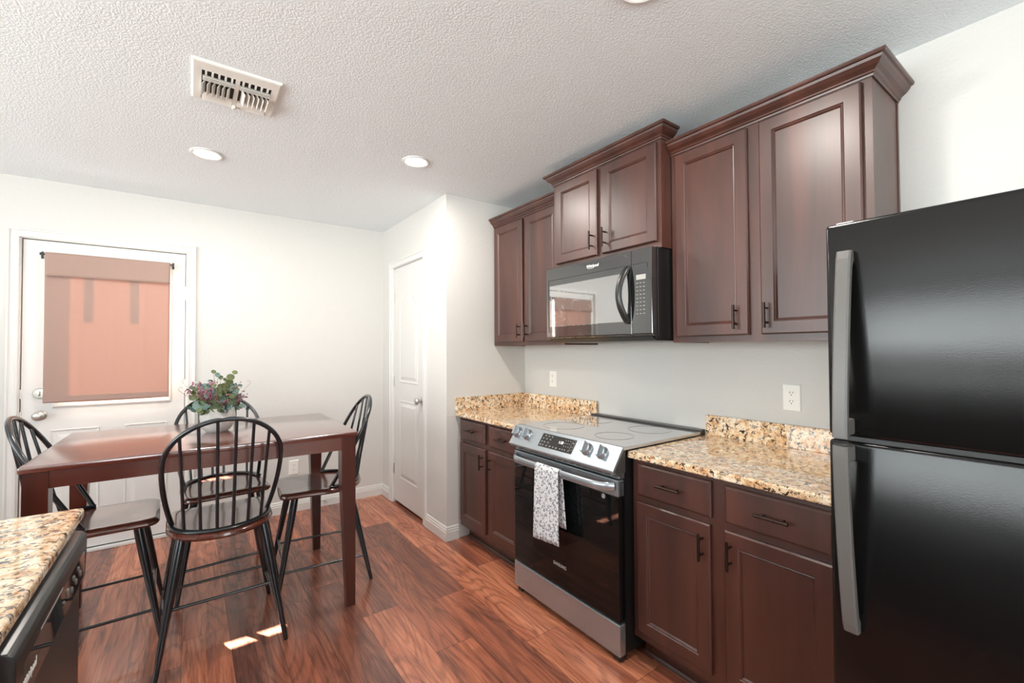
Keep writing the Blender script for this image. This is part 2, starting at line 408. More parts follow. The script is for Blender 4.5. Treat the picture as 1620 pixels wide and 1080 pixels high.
b.box(WQ[0], WQ[1], YR-0.15, YR, 0, WQ[2]).box(WQ[0], WQ[1], YR-0.15, YR, WQ[3], H)
b.box(WR[0], WR[1], YR-0.15, YR, 0, WR[2]).box(WR[0], WR[1], YR-0.15, YR, WR[3], H)
struct(b.build('wall_rear', M['wall'], smooth=False))
# windows of the room behind the camera; the third is added as ceiling fill
b = MB(); yc = (WL[0]+WL[1])/2; zc = (WL[2]+WL[3])/2
for y in (WL[0]+0.02, yc, WL[1]-0.02): b.box(XL-0.10, XL-0.05, y-0.02, y+0.02, WL[2], WL[3])
for z in (WL[2]+0.02, zc, WL[3]-0.02): b.box(XL-0.10, XL-0.05, WL[0], WL[1], z-0.02, z+0.02)
w1 = struct(b.build('window_1', M['trim'], smooth=False))
MB().box(XL-0.077, XL-0.073, WL[0], WL[1], WL[2], WL[3]).build('window_pane', M['pane'], w1, smooth=False)
b = MB(); xc = (WR[0]+WR[1])/2
for x in (WR[0]+0.02, xc, WR[1]-0.02): b.box(x-0.02, x+0.02, YR-0.10, YR-0.05, WR[2], WR[3])
for z in (WR[2]+0.02, WR[3]-0.02): b.box(WR[0], WR[1], YR-0.10, YR-0.05, z-0.02, z+0.02)
w2 = struct(b.build('window_2', M['trim'], smooth=False))
MB().box(WR[0], WR[1], YR-0.077, YR-0.073, WR[2], WR[3]).build('window_pane', M['pane'], w2, smooth=False)

b = MB(); xc = (WQ[0]+WQ[1])/2
for x in (WQ[0]+0.02, xc, WQ[1]-0.02): b.box(x-0.02, x+0.02, YR-0.10, YR-0.05, WQ[2], WQ[3])
for z in (WQ[2]+0.02, WQ[3]-0.02): b.box(WQ[0], WQ[1], YR-0.10, YR-0.05, z-0.02, z+0.02)
w3 = struct(b.build('fill_window', M['trim'], smooth=False))
MB().box(WQ[0], WQ[1], YR-0.077, YR-0.073, WQ[2], WQ[3]).build('window_pane', M['pane'], w3, smooth=False)

# baseboards (stepped profile)
BP = [(0, 0), (0.015, 0), (0.015, 0.062), (0.012, 0.066), (0.012, 0.078), (0.008, 0.083), (0.008, 0.092), (0.003, 0.100), (0, 0.100)]
def baseboard(name, fn, a, bb): return struct(MB().prism(BP, a, bb, fn).build(name, M['trim'], smooth=False))
CT = 0.057                                                       # casing width
b = MB().prism(BP, DB[1]+CT-0.004, XP, lambda u, v, w: (w, YB-u, v)).prism(BP, XL, DB[0]-CT+0.004, lambda u, v, w: (w, YB-u, v))
struct(b.build('baseboard_back', M['trim'], smooth=False))
b = MB().prism(BP, -0.015, DP[0]-CT+0.004, lambda u, v, w: (XP-u, w, v)).prism(BP, DP[1]+CT-0.004, YB, lambda u, v, w: (XP-u, w, v))
struct(b.build('baseboard_pantry_front', M['trim'], smooth=False))
baseboard('baseboard_pantry_side', lambda u, v, w: (w, -u, v), XP, -0.62)
baseboard('baseboard_left', lambda u, v, w: (XL+u, w, v), YR, YB)
baseboard('baseboard_rear', lambda u, v, w: (w, YR+u, v), XL, 0)

# door casings
CP = [(0, 0.006), (0.004, 0.011), (0.016, 0.013), (0.020, 0.010), (0.040, 0.010), (0.046, 0.016), (0.054, 0.017), (0.057, 0.013), (0.057, 0)]
def casing(name, fn, u0, u1, vt):
    """mitred casing around an opening u0..u1, top vt"""
    b = MB()
    outs = []
    for off, h in CP + [(0, 0)]:
        outs.append([fn(u0-off, 0, h), fn(u0-off, vt+off, h), fn(u1+off, vt+off, h), fn(u1+off, 0, h)])
    n = len(outs)
    R = [b._v(o) for o in outs]
    for i in range(n):
        A, B = R[i], R[(i+1) % n]
        for k in range(3): b.b.faces.new([A[k], A[k+1], B[k+1], B[k]])
    b.b.faces.new([r[0] for r in R]); b.b.faces.new([r[3] for r in R])
    return b
b = casing('t', faceS(YB), DB[0]+0.008, DB[1]-0.008, DB[2]-0.008)
b.box(DB[0], DB[0]+0.014, YB, YB+0.15, 0, DB[2]).box(DB[1]-0.014, DB[1], YB, YB+0.15, 0, DB[2]).box(DB[0], DB[1], YB, YB+0.15, DB[2]-0.012, DB[2])
struct(b.build('trim_1', M['trim'], smooth=False))
b = casing('t', faceW(XP), -DP[1]+0.008, -DP[0]-0.008, DP[2]-0.008)
b.box(XP, XP+0.11, DP[0], DP[0]+0.012, 0, DP[2]).box(XP, XP+0.11, DP[1]-0.010, DP[1], 0, DP[2]).box(XP, XP+0.11, DP[0], DP[1], DP[2]-0.010, DP[2])
struct(b.build('trim_2', M['trim'], smooth=False))
struct(MB().box(DB[0], DB[1], YB-0.012, YB+0.15, 0, 0.022, 0.004).build('trim_3', M['trim'], smooth=False))

# ---- back door (white, half lite behind a fabric shade)
YD = YB+0.012
dx0, dx1, dz0, dz1 = -3.086, -2.240, 0.030, 2.094
gx0, gx1, gz0, gz1 = -2.905, -2.358, 1.030, 1.985
b = MB()
b.box(dx0, gx0, YD, YD+0.044, dz0, dz1).box(gx1, dx1, YD, YD+0.044, dz0, dz1).box(gx0, gx1, YD, YD+0.044, gz1, dz1).box(gx0, gx1, YD, YD+0.044, dz0, gz0)
PP = [(0, 0.0003), (0.004, 0.006), (0.016, 0.0015), (0.034, 0.0015), (0.060, 0.008)]
for a, c in ((-2.952, -2.708), (-2.578, -2.338)):
    b.panel(faceS(YD), a, c, 0.235, 0.846, PP, back=False)
back_door = struct(b.build('door_1', M['door'], smooth=False))
b = MB(); f = faceS(YD)                                           # raised lite frame
o = [[f(gx0+i, gz0+i, h), f(gx1-i, gz0+i, h), f(gx1-i, gz1-i, h), f(gx0+i, gz1-i, h)] for i, h in ((-0.040, 0), (-0.038, 0.010), (-0.028, 0.016), (-0.008, 0.013), (0.0, 0.004), (0.0, -0.02))]
b.rings(o, False, False).build('glazing_frame', M['door'], back_door, smooth=False)
MB().box(gx0, gx1, YD+0.018, YD+0.022, gz0, gz1).build('window_pane', M['pane'], back_door, smooth=False)
def knob(b, fn, u, v, r=0.027):
    o = Vector(fn(u, v, 0)); ax = Vector(fn(u, v, 1))-o
    return b.lathe([(0.0, -0.002), (0.033, -0.002), (0.033, 0.004), (0.026, 0.009), (0.012, 0.012), (0.011, 0.026), (0.020, 0.032), (r, 0.042), (r, 0.050), (0.022, 0.059), (0.010, 0.063), (0.0, 0.0635)], o, ax, 28, cap=False)
MB_ = knob(MB(), faceS(YD), -2.999, 0.946, 0.030); MB_.build('doorknob', M['nickel'], back_door)
b = MB(); o = faceS(YD)(-3.000, 1.090, 0)
b.lathe([(0, -0.002), (0.034, -0.002), (0.034, 0.010), (0.029, 0.016), (0.012, 0.017), (0, 0.017)], o, (0, -1, 0), 28, cap=False)
b.box(-3.004, -2.996, YD-0.032, YD-0.016, 1.074, 1.106, 0.003); b.build('deadbolt', M['nickel'], back_door)
for z in (0.30, 1.10, 1.80):
    MB().tube([(dx1+0.004, YD-0.006, z-0.05), (dx1+0.004, YD-0.006, z+0.05)], 0.006, 10).box(dx1-0.004, dx1+0.010, YD-0.003, YD, z-0.05, z+0.05).build('hinge', M['plate'], back_door, smooth=False)
for z in (0.945, 1.09):
    MB().box(dx0-0.006, dx0+0.002, YD-0.002, YD+0.02, z-0.03, z+0.03).build('strike_plate', M['nickel'], back_door, smooth=False)
MB().box(dx0-0.008, dx0+0.004, YD+0.0445, YD+0.060, 0.02, dz1+0.012).box(dx1-0.004, dx1+0.008, YD+0.0445, YD+0.060, 0.02, dz1+0.012).box(dx0-0.008, dx1+0.008, YD+0.0445, YD+0.060, dz1-0.004, dz1+0.012).build('dark_gap_strip', M['slot'], back_door, smooth=False)  # dark strips added behind the door gaps, blocking sun and drawing the gap line
MB().box(dx0, dx1, YD+0.004, YD+0.04, 0.022, 0.032).build('door_sweep', M['slot'], back_door, smooth=False)

# ---- pantry door (two panel, arched top)
XD = XP+0.012
py0, py1 = 0.394, 1.034
b = MB().box(XD, XD+0.035, py0, py1, 0.022, 2.100)
f = faceW(XD)
def arch_outline(i, h, u0, u1, v0, v1, rise):
    pts = [f(u0+i, v0+i, h), f(u1-i, v0+i, h)]
    for k in range(15):
        s = k/14; u = (u1-i)+(u0-u1+2*i)*s; sh = 2*s-1
        # shoulders then a rising eyebrow arch
        pts.append(f(u, v1-i+rise*max(0.0, math.cos(sh*PI/2*1.12)), h))
    return pts
PQ = [(0, 0.0003), (0.005, 0.005), (0.018, 0.001), (0.030, 0.001), (0.052, 0.007)]
b.rings([arch_outline(i, h, -0.905, -0.520, 1.080, 1.760, 0.10) for i, h in PQ], True, False)
b.panel(f, -0.905, -0.520, 0.235, 0.925, PQ, back=False)
pdoor = struct(b.build('door_2', M['door'], smooth=False))
knob(MB(), f, -0.440, 0.955).build('doorknob', M['nickel'], pdoor)
for z in (0.30, 1.08, 1.84):
    MB().tube([(XD-0.006, py1+0.004, z-0.045), (XD-0.006, py1+0.004, z+0.045)], 0.006, 10).box(XD-0.003, XD, py1-0.008, py1+0.010, z-0.045, z+0.045).build('hinge', M['nickel'], pdoor, smooth=False)

# ------------------------------------------------------------------ ceiling fittings
vt = thing('ceiling_vent', 'white rectangular metal air register set in the textured ceiling', 'vent', (-2.055, -0.625, H))
vx0, vx1, vy0, vy1 = -2.213, -1.897, -0.786, -0.464
ix0, ix1, iy0, iy1 = -2.178, -1.930, -0.722, -0.474
b = MB(); fz = lambda x, y, h: (x, y, H-h)
o = lambda i, h: [fz(vx0+i, vy0+i, h), fz(vx1-i, vy0+i, h), fz(vx1-i, vy1-i, h), fz(vx0+i, vy1-i, h)]
inn = lambda h: [fz(ix0, iy0, h), fz(ix1, iy0, h), fz(ix1, iy1, h), fz(ix0, iy1, h)]
b.rings([o(0, 0.0), o(0.002, 0.007), o(0.008, 0.010), inn(0.010), inn(0.0)], False, False)
xm = (ix0+ix1)/2; b.box(xm-0.008, xm+0.008, iy0, iy1, H-0.011, H-0.002); b.build('frame', M['ventwhite'], vt, smooth=False)
MB().box(ix0, ix1, iy0, iy1, H-0.0015, H-0.0005).build('duct_opening', M['duct'], vt, smooth=False)
for bx0, bx1, sgn in ((ix0+0.003, xm-0.009, -1), (xm+0.009, ix1-0.003, 1)):
    for yy, tl in ((iy0+0.044, 0.010), (iy0+0.056, 0.010), (iy0+0.068, 0.010)):
        MB().prism([(yy-0.008, H-0.018), (yy-0.006, H-0.019), (yy+0.006, H-0.004), (yy+0.004, H-0.003)], bx0, bx1, lambda u, v, w: (w, u, v)).build('louver', M['ventwhite'], vt, smooth=False)
    for k in range(5):
        x = bx0+(bx1-bx0)*(k+0.5)/5
        MB().box(x-0.0035, x+0.0035, iy0, iy0+0.036, H-0.012, H-0.002).build('louver_stub', M['ventwhite'], vt, smooth=False)
    for k in range(6):
        x = bx0+(bx1-bx0)*(k+0.6)/6.3
        MB().prism([(x-0.0010, H-0.003), (x+0.0010, H-0.003), (x+0.0010+sgn*0.012, H-0.026), (x-0.0010+sgn*0.012, H-0.026)], iy0+0.080, iy0+0.186, lambda u, v, w: (u, w, v)).build('fin', M['ventwhite'], vt, smooth=False)
    for yy in (iy0+0.203, iy0+0.222, iy0+0.239):
        MB().prism([(yy-0.014, H-0.004), (yy-0.012, H-0.003), (yy+0.008, H-0.015), (yy+0.006, H-0.016)], bx0, bx1, lambda u, v, w: (w, u, v)).build('louver', M['ventwhite'], vt, smooth=False)
MB().box(xm-0.007, xm+0.007, iy1-0.022, iy1+0.002, H-0.024, H-0.010, 0.003).build('lever', M['ventwhite'], vt, smooth=False)

LIGHT_W = 15.0
def downlight(x, y, label):
    t = thing('recessed_light', label, 'ceiling light', (x, y, H), group='recessed ceiling lights')
    MB().lathe([(0.060, 0.0), (0.082, 0.0), (0.081, -0.004), (0.074, -0.008), (0.063, -0.006), (0.060, -0.003)], (x, y, H), (0, 0, 1), 40, cap=False).build('trim_ring', M['trim'], t)
    MB().lathe([(0.062, -0.003), (0.061, -0.005), (0.040, -0.009), (0.0, -0.011)], (x, y, H), (0, 0, 1), 40, cap=False).build('lens', M['lens'], t)
    l = bpy.data.lights.new('downlight_lamp', 'AREA'); l.shape = 'DISK'; l.size = 0.12; l.energy = LIGHT_W; l.color = (1.0, 0.94, 0.87)
    lo = bpy.data.objects.new('downlight_lamp', l); COL.objects.link(lo); lo.location = (0, 0, -0.014); lo.parent = t
downlight(-2.139, 0.211, 'lit round recessed ceiling light between the air vent and the back door')
downlight(-1.118, -0.385, 'lit round recessed ceiling light nearest the pantry corner')
downlight(-1.085, -2.008, 'lit round recessed ceiling light cut off by the top of the photo')

# ------------------------------------------------------------------ fabric shade on the back door
sx0, sx1 = -2.976, -2.330; SY = 1.252; sb, stp = 1.030, 2.010
sh = thing('window_shade', 'dusty rose linen tie-up shade hung over the back door glass', 'window shade', ((sx0+sx1)/2, SY, stp))
def fold(u):                                                    # soft vertical crease lines
    return 0.0025*sum(math.exp(-((u-c)/0.012)**2) for c in (0.26, 0.515, 0.775))
MB().grid(lambda u, v: (sx0+(sx1-sx0)*u, SY-fold(u)-0.002*math.sin(v*9+u*4), sb+(stp-sb)*v - 0.004*math.sin(PI*u)*(1-v)), 48, 40).build('fabric_panel', M['shade'], sh, solid=0.0012)
MB().grid(lambda u, v: (sx0+0.004+(sx1-sx0-0.004)*u, SY-0.012-fold(u)-0.010*(1-v)-0.002*math.sin(u*14)*(1-v), 1.856+(stp+0.001-1.856)*v), 48, 8).build('valance', M['shade'], sh, solid=0.0016)
b = MB().box(sx0, sx1, SY-0.0055, SY-0.0035, sb+0.006, sb+0.040); b.build('bottom_hem', M['shade'], sh, smooth=False)
for c in (-2.768, -2.530):
    MB().box(c-0.024, c+0.024, SY+0.0035, SY+0.0050, 1.560, 1.880).build('tie_strip', M['shade'], sh, smooth=False)
b = MB().tube([(sx0-0.020, SY+0.012, stp-0.010), (sx1+0.014, SY+0.012, stp-0.010)], 0.005, 10); b.build('curtain_rod', M['metal_black'], sh)
for x in (sx0-0.022, sx1+0.016):
    MB().box(x-0.004, x+0.004, SY+0.002, YD-0.001, stp-0.018, stp-0.002, 0.001).box(x-0.006, x+0.006, YD-0.004, YD, stp-0.035, stp+0.012).build('bracket', M['metal_black'], sh, smooth=False)

# ------------------------------------------------------------------ dining table
TZ = 0.925; tw, td = 0.631, 0.444
tb = thing('dining_table', 'tall rectangular mahogany dining table with tapered square legs', 'table', (-2.096, 0.021, 0), math.radians(-0.5), local=True)
b = MB().box(-tw, tw, -td, td, TZ-0.026, TZ, 0.007, 3); b.build('tabletop', M['table'], tb)
li = 0.011; lw = 0.072; lb = 0.044
for sxn in (-1, 1):
    for syn in (-1, 1):
        X, Y = sxn*(tw-li), syn*(td-li)
        rect = lambda w, z: [(X, Y, z), (X-sxn*w, Y, z), (X-sxn*w, Y-syn*w, z), (X, Y-syn*w, z)]
        MB().rings([rect(lb, 0.0), rect(lw-0.006, 0.55), rect(lw, 0.70), rect(lw, TZ-0.026)]).build('leg', M['table_leg'], tb, smooth=False)
a0 = TZ-0.026; a1 = 0.832
MB().box(-tw+li+lw, tw-li-lw, -td+li+0.004, -td+li+0.026, a1, a0).build('apron', M['table'], tb, smooth=False)
MB().box(-tw+li+lw, tw-li-lw, td-li-0.026, td-li-0.004, a1, a0).build('apron', M['table'], tb, smooth=False)
for s in (-1, 1):
    x = s*(tw-li-0.018); MB().box(x-s*0.022, x, -td+li+lw, td-li-lw, a1, a0).build('apron', M['table'], tb, smooth=False)

# ------------------------------------------------------------------ windsor counter chairs
SZ = 0.562
def make_chair(label):
    t = thing('windsor_chair', label, 'chair', (0, 0, 0), group='windsor counter chairs around the table', local=True)
    out = []
    for cx, cy, a0_, a1_ in ((0.165, 0.175, 0, 90), (-0.165, 0.175, 90, 180)):
        for k in range(6):
            a = math.radians(a0_+(a1_-a0_)*k/5); out.append((cx+0.050*math.cos(a), cy+0.050*math.sin(a)))
    for k in range(25):
        a = PI+PI*k/24; out.append((0.215*math.cos(a), -0.035+0.215*math.sin(a)))
    b = MB()
    def ring(i, z): 
        return [(x*(1-i/0.215), (y+0.01)*(1-i/0.23)-0.01, z) for x, y in out]
    b.rings([ring(0.022, SZ-0.034), ring(0.006, SZ-0.030), ring(0.0, SZ-0.020), ring(0.002, SZ-0.010), ring(0.010, SZ-0.003), ring(0.022, SZ), ring(0.05, SZ-0.0015), ring(0.13, SZ-0.007)])
    b.build('seat', M['seat'], t)
    # rail hugging the rear edge of the seat
    rr = 0.193
    arc = [(rr*math.cos(PI+PI*k/28), -0.035+rr*math.sin(PI+PI*k/28), SZ+0.006) for k in range(29)]
    MB().tube(arc, 0.01, 12, flat=(0.015, 0.009, (0, 0, 1))).build('back_rail', M['metal_black'], t)
    def tilt(h): return -0.045-0.258*h/0.50
    def hoop_pt(x, h): return (x, tilt(h), SZ+0.006+h)
    hp = []
    for k in range(10):
        h = 0.285*k/9; hp.append(hoop_pt(-(0.190+0.038*(1-(1-k/9)**2)), h))
    for k in range(1, 26):
        a = PI-PI*k/26; hp.append(hoop_pt(0.228*math.cos(a), 0.285+0.212*math.sin(a)**0.92))
    hp += [(-x, y, z) for x, y, z in hp[:10][::-1]]
    MB().tube(hp, 0.0105, 12).build('back_hoop', M['metal_black'], t)
    for xb, xt in ((-0.148, -0.168), (-0.090, -0.103), (-0.030, -0.035), (0.030, 0.035), (0.090, 0.103), (0.148, 0.168)):
        pb = (xb, -0.035-math.sqrt(rr*rr-xb*xb), SZ+0.010)
        h = 0.285+0.212*(1-(xt/0.228)**2)**0.46
        MB().tube([pb, hoop_pt(xt, h)], [0.0072, 0.0066], 10).build('spindle', M['metal_black'], t)
    top = {}; foot = {}
    for sx in (-1, 1):
        for sy in (-1, 1):
            T = Vector((sx*0.158, 0.142 if sy > 0 else -0.150, SZ-0.028)); Fp = Vector((sx*0.243, 0.236 if sy > 0 else -0.262, 0.0))
            top[sx, sy] = T; foot[sx, sy] = Fp
            pts = [Fp+(T-Fp)*q for q in (0, 0.006, 0.25, 0.5, 0.72, 0.9, 1.0)]
            MB().tube(pts, [0.0085, 0.0098, 0.0135, 0.0168, 0.0195, 0.0200, 0.0185], 14).build('leg', M['metal_black'], t)
    at = lambda k, z: foot[k]+(top[k]-foot[k])*(z/(SZ-0.028))
    for k1, k2, z in (((-1, 1), (1, 1), 0.175), ((-1, -1), (1, -1), 0.262), ((-1, -1), (-1, 1), 0.142), ((1, -1), (1, 1), 0.142)):
        MB().tube([at(k1, z), at(k2, z)], 0.0068, 10).build('stretcher', M['metal_black'], t)
    return t
def copy_chair(src, label):
    r = src.copy(); COL.objects.link(r); r['label'] = label
    for ch in list(src.children):
        c = ch.copy(); COL.objects.link(c); c.parent = r
    return r
chA = make_chair('black spindle-back windsor chair nearest the camera, its back toward the viewer')
chA.location = (-2.078, -0.257, 0); chA.rotation_euler.z = math.radians(1.0)
chB = copy_chair(chA, 'black windsor chair tucked under the table end nearest the pantry door')
chB.location = (-1.562, 0.064, 0); chB.rotation_euler.z = math.radians(90-5)
chC = copy_chair(chA, 'black windsor chair tucked under the table end behind the granite island corner')
chC.location = (-2.550, 0.066, 0); chC.rotation_euler.z = math.radians(-90+2)
chD = copy_chair(chA, 'black windsor chair on the far side of the table, behind the flower pot')
chD.location = (-2.035, 0.350, 0); chD.rotation_euler.z = math.radians(180+5)

# ------------------------------------------------------------------ potted arrangement
px, py = -2.083, 0.050
pl = thing('potted_plant', 'small fluted white pot of eucalyptus and pink berry sprays on the table', 'plant', (px, py, TZ))
wob = lambda q, h: 0.022*math.cos(2*PI*9*q)*min(1, max(0, (h-0.015)/0.06))
MB().lathe([(0.0, 0.0), (0.048, 0.0), (0.062, 0.012), (0.078, 0.045), (0.083, 0.075), (0.082, 0.105), (0.078, 0.128), (0.072, 0.128), (0.074, 0.105), (0.070, 0.09), (0.0, 0.09)], (px, py, TZ), (0, 0, 1), 72, wob, cap=False).build('flower_pot', M['ceramic'], pl)
MB().lathe([(0.0, 0.092), (0.070, 0.092), (0.040, 0.125), (0.0, 0.130)], (px, py, TZ), (0, 0, 1), 20, cap=False).build('filler_moss', M['leaf_green'], pl)
rnd = random.Random(11)
def leaf(b, c, nrm, r, asp=1.0):
    nrm = nrm.normalized(); s = nrm.cross(Vector((0.3, 0.2, 1))).normalized(); u = s.cross(nrm)
    ctr = b.b.verts.new(c-nrm*r*0.16); n = 10
    V = [b.b.verts.new(c+s*(r*math.cos(2*PI*k/n))+u*(r*asp*math.sin(2*PI*k/n))) for k in range(n)]
    for k in range(n): b.b.faces.new([ctr, V[k], V[(k+1) % n]])
bt, bgm, bb, bw = MB(), MB(), MB(), MB()
base = Vector((px, py, TZ+0.105))
camv = Vector((-0.12, -1, 0.15))
def spray(ang, out, up, bend=0.0):
    pts = []
    for k in range(7):
        s = k/6
        pts.append(base+Vector((math.cos(ang)*(0.03+out*s), math.sin(ang)*(0.03+out*s), up*s-bend*s*s)))
    return pts
for i in range(36):
    a = rnd.uniform(0, 2*PI); o_ = rnd.uniform(0.05, 0.125); u_p = rnd.uniform(0.08, 0.20) if i % 3 else rnd.uniform(0.02, 0.07)
    pts = spray(a, o_, u_p, 0.02); bw.tube(pts, 0.0012, 5)
    tgt = bt if i % 2 else bgm
    for k in range(2, 7):
        for sd in (-1, 1):
            r = rnd.uniform(0.014, 0.023)*(1.1-0.08*k)
            off = Vector((rnd.uniform(-1, 1), rnd.uniform(-1, 1), rnd.uniform(-0.5, 0.8))).normalized()*r*1.1
            leaf(tgt, pts[k]+off, Vector((rnd.uniform(-1, 1), rnd.uniform(-1.4, 0.6), rnd.uniform(-0.2, 1.0)))+camv*0.4, r, rnd.uniform(0.75, 1.0))
# the large low leaves over the rim and the tall ones
for dx, dz, r, m in ((-0.085, 0.045, 0.030, 'T'), (-0.050, 0.030, 0.027, 'T'), (-0.010, 0.030, 0.028, 'G'), (0.030, 0.035, 0.028, 'G'), (0.062, 0.055, 0.024, 'G'), (-0.112, 0.088, 0.018, 'G'),
                     (-0.045, 0.098, 0.022, 'T'), (0.030, 0.140, 0.024, 'G'), (0.055, 0.190, 0.020, 'G'), (0.075, 0.215, 0.014, 'G'), (-0.005, 0.205, 0.014, 'T'), (0.010, 0.190, 0.013, 'G'), (-0.022, 0.222, 0.012, 'G'), (0.050, 0.165, 0.019, 'G'), (0.010, 0.075, 0.026, 'T')):
    c = Vector((px+dx, py-0.075+abs(dx)*0.3, TZ+0.105+dz)); leaf(bt if m == 'T' else bgm, c, camv+Vector((rnd.uniform(-.5, .5), 0, rnd.uniform(-.3, .5))), r, 0.9)
    bw.tube([base+Vector((dx*0.2, -0.01, 0)), c], 0.0011, 5)
for i in range(26):
    a = rnd.uniform(-PI, PI); pts = spray(a, rnd.uniform(0.04, 0.13), rnd.uniform(0.10, 0.185), 0.02); bw.tube(pts, 0.001, 5)
    for k in range(3, 7):
        for q in range(7):
            bb.ball(pts[k]+Vector((rnd.uniform(-1, 1), rnd.uniform(-1, 1), rnd.uniform(-1, 1)))*0.014, rnd.uniform(0.0034, 0.0052), 1)
for a, o_, up, cv in ((PI*0.95, 0.13, 0.17, 1), (PI*1.05, 0.145, 0.13, 1), (0.05, 0.125, 0.15, -1)):
    pts = spray(a, o_, up, 0.0)
    tip = pts[-1]
    curl = [tip+Vector((cv*0.010*(1-math.cos(s*0.6)), 0, 0.014*math.sin(s*0.6))) for s in range(1, 5)]
    bw.tube(pts+curl, 0.0010, 5)
bt.build('eucalyptus_leaves', M['leaf_teal'], pl)['label'] = 'grey teal eucalyptus leaves'
bgm.build('eucalyptus_leaves', M['leaf_green'], pl)['label'] = 'olive green eucalyptus leaves'
bb.build('berry_sprays', M['berry'], pl); bw.build('stems', M['twig'], pl)

# ------------------------------------------------------------------ cabinets
DOORP = [(0, 0), (0, 0.014), (0.005, 0.019), (0.050, 0.019), (0.054, 0.0155), (0.058, 0.0165), (0.063, 0.010)]
DRAWP = [(0, 0), (0, 0.012), (0.003, 0.015), (0.009, 0.019)]
def pull(b, fn, u, v, vertical, L=0.102):
    h = L/2
    if vertical:
        b.tube([fn(u, v-h, 0.030), fn(u, v+h, 0.030)], 0.0055, 10)
        for s in (-1, 1): b.tube([fn(u, v+s*(h-0.022), -0.002), fn(u, v+s*(h-0.022), 0.030)], 0.0042, 8)
    else:
        b.tube([fn(u-h, v, 0.030), fn(u+h, v, 0.030)], 0.0055, 10)
        for s in (-1, 1): b.tube([fn(u+s*(h-0.022), v, -0.002), fn(u+s*(h-0.022), v, 0.030)], 0.0042, 8)
    return b
def cab_door(root, fn, u0, u1, v0, v1, hu, hv):
    d = MB().panel(fn, u0, u1, v0, v1, DOORP).build('door', M['cab'], root, smooth=False)
    g = lambda u, v, w: fn(u, v, w+0.019)
    pull(MB(), g, hu, hv, True).build('handle', M['bronze'], d); return d
def cab_drawer(root, fn, u0, u1, v0, v1, L=0.108):
    d = MB().panel(fn, u0, u1, v0, v1, DRAWP).build('drawer', M['cab'], root, smooth=False)
    g = lambda u, v, w: fn(u, v, w+0.019)
    pull(MB(), g, (u0+u1)/2, (v0+v1)/2+0.002, False, L).build('handle', M['bronze'], d); return d

# crown: profile (out, up), mitred round the free corners
CROWN = [(0.002, -0.012), (0.006, -0.012), (0.008, -0.004), (0.014, 0.000), (0.014, 0.006), (0.020, 0.012), (0.032, 0.020), (0.044, 0.034), (0.048, 0.044), (0.056, 0.046), (0.060, 0.052), (0.060, 0.060), (0.0, 0.060)]
def crown(root, front_x, yf, yn, z, ret_far, ret_near, far_x=-0.002, near_x=-0.002, sc=0.86):
    b = MB(); R = []
    for o, h in CROWN:
        o *= sc; h *= sc
        path = []
        if ret_far: path.append((far_x, yf+o, z+h))
        path.append((front_x-o, yf+(o if ret_far else 0), z+h)); path.append((front_x-o, yn-(o if ret_near else 0), z+h))
        if ret_near: path.append((near_x, yn-o, z+h))
        R.append(b._v(path))
    n = len(R)
    for i in range(n):
        A, B = R[i], R[(i+1) % n]
        for k in range(len(A)-1): b.b.faces.new([A[k], A[k+1], B[k+1], B[k]])
    b.b.faces.new([r[0] for r in R]); b.b.faces.new([r[-1] for r in R])
    return b.build('crown_molding', M['cab'], root, smooth=False)
def upper(name_label, xf, yf, yn, z0, z1, doors, hside, ret_far, ret_near, fx=-0.002, nx=-0.002):
    c = thing('wall_cabinet', name_label, 'cabinet', (xf/2, (yf+yn)/2, z0), group='dark wood wall cabinets')
    b = MB().box(xf+0.018, -0.001, yn+0.002, yf-0.002, z0+0.020, z1)             # carcass
    b.box(xf, xf+0.019, yn, yf, z0, z1)                                            # face frame
    b.box(xf+0.019, -0.001, yn, yn+0.012, z0, z1).box(xf+0.019, -0.001, yf-0.012, yf, z0, z1)
    b.box(-0.018, -0.001, yn-0.003, yn+0.01, z0, z1).build('carcass', M['cab'], c, smooth=False)
    for (u0, u1, v0, v1, hu, hv) in doors: cab_door(c, faceW(xf), u0, u1, v0, v1, hu, hv)
    crown(c, xf, yf, yn, z1, ret_far, ret_near, fx, nx); return c
upper('dark wood wall cabinet in the corner beside the pantry wall, left of the microwave', -0.298, -0.002, -0.797, 1.392, 2.316,
      [(0.030, 0.378, 1.420, 2.294, 0.350, 1.497), (0.409, 0.758, 1.420, 2.294, 0.437, 1.497)], 0, False, False)
upper('raised dark wood wall cabinet with two short doors directly above the microwave', -0.380, -0.799, -1.571, 1.852, 2.386,
      [(0.828, 1.166, 1.882, 2.363, 1.138, 1.965), (1.202, 1.552, 1.882, 2.363, 1.232, 1.965)], 0, True, True, -0.30, -0.30)
upper('widest dark wood wall cabinet with tall doors, right of the microwave beside the fridge', -0.298, -1.573, -2.366, 1.392, 2.316,
      [(1.600, 1.943, 1.420, 2.296, 1.893, 1.496), (1.992, 2.338, 1.420, 2.296, 2.018, 1.496)], 0, False, True)

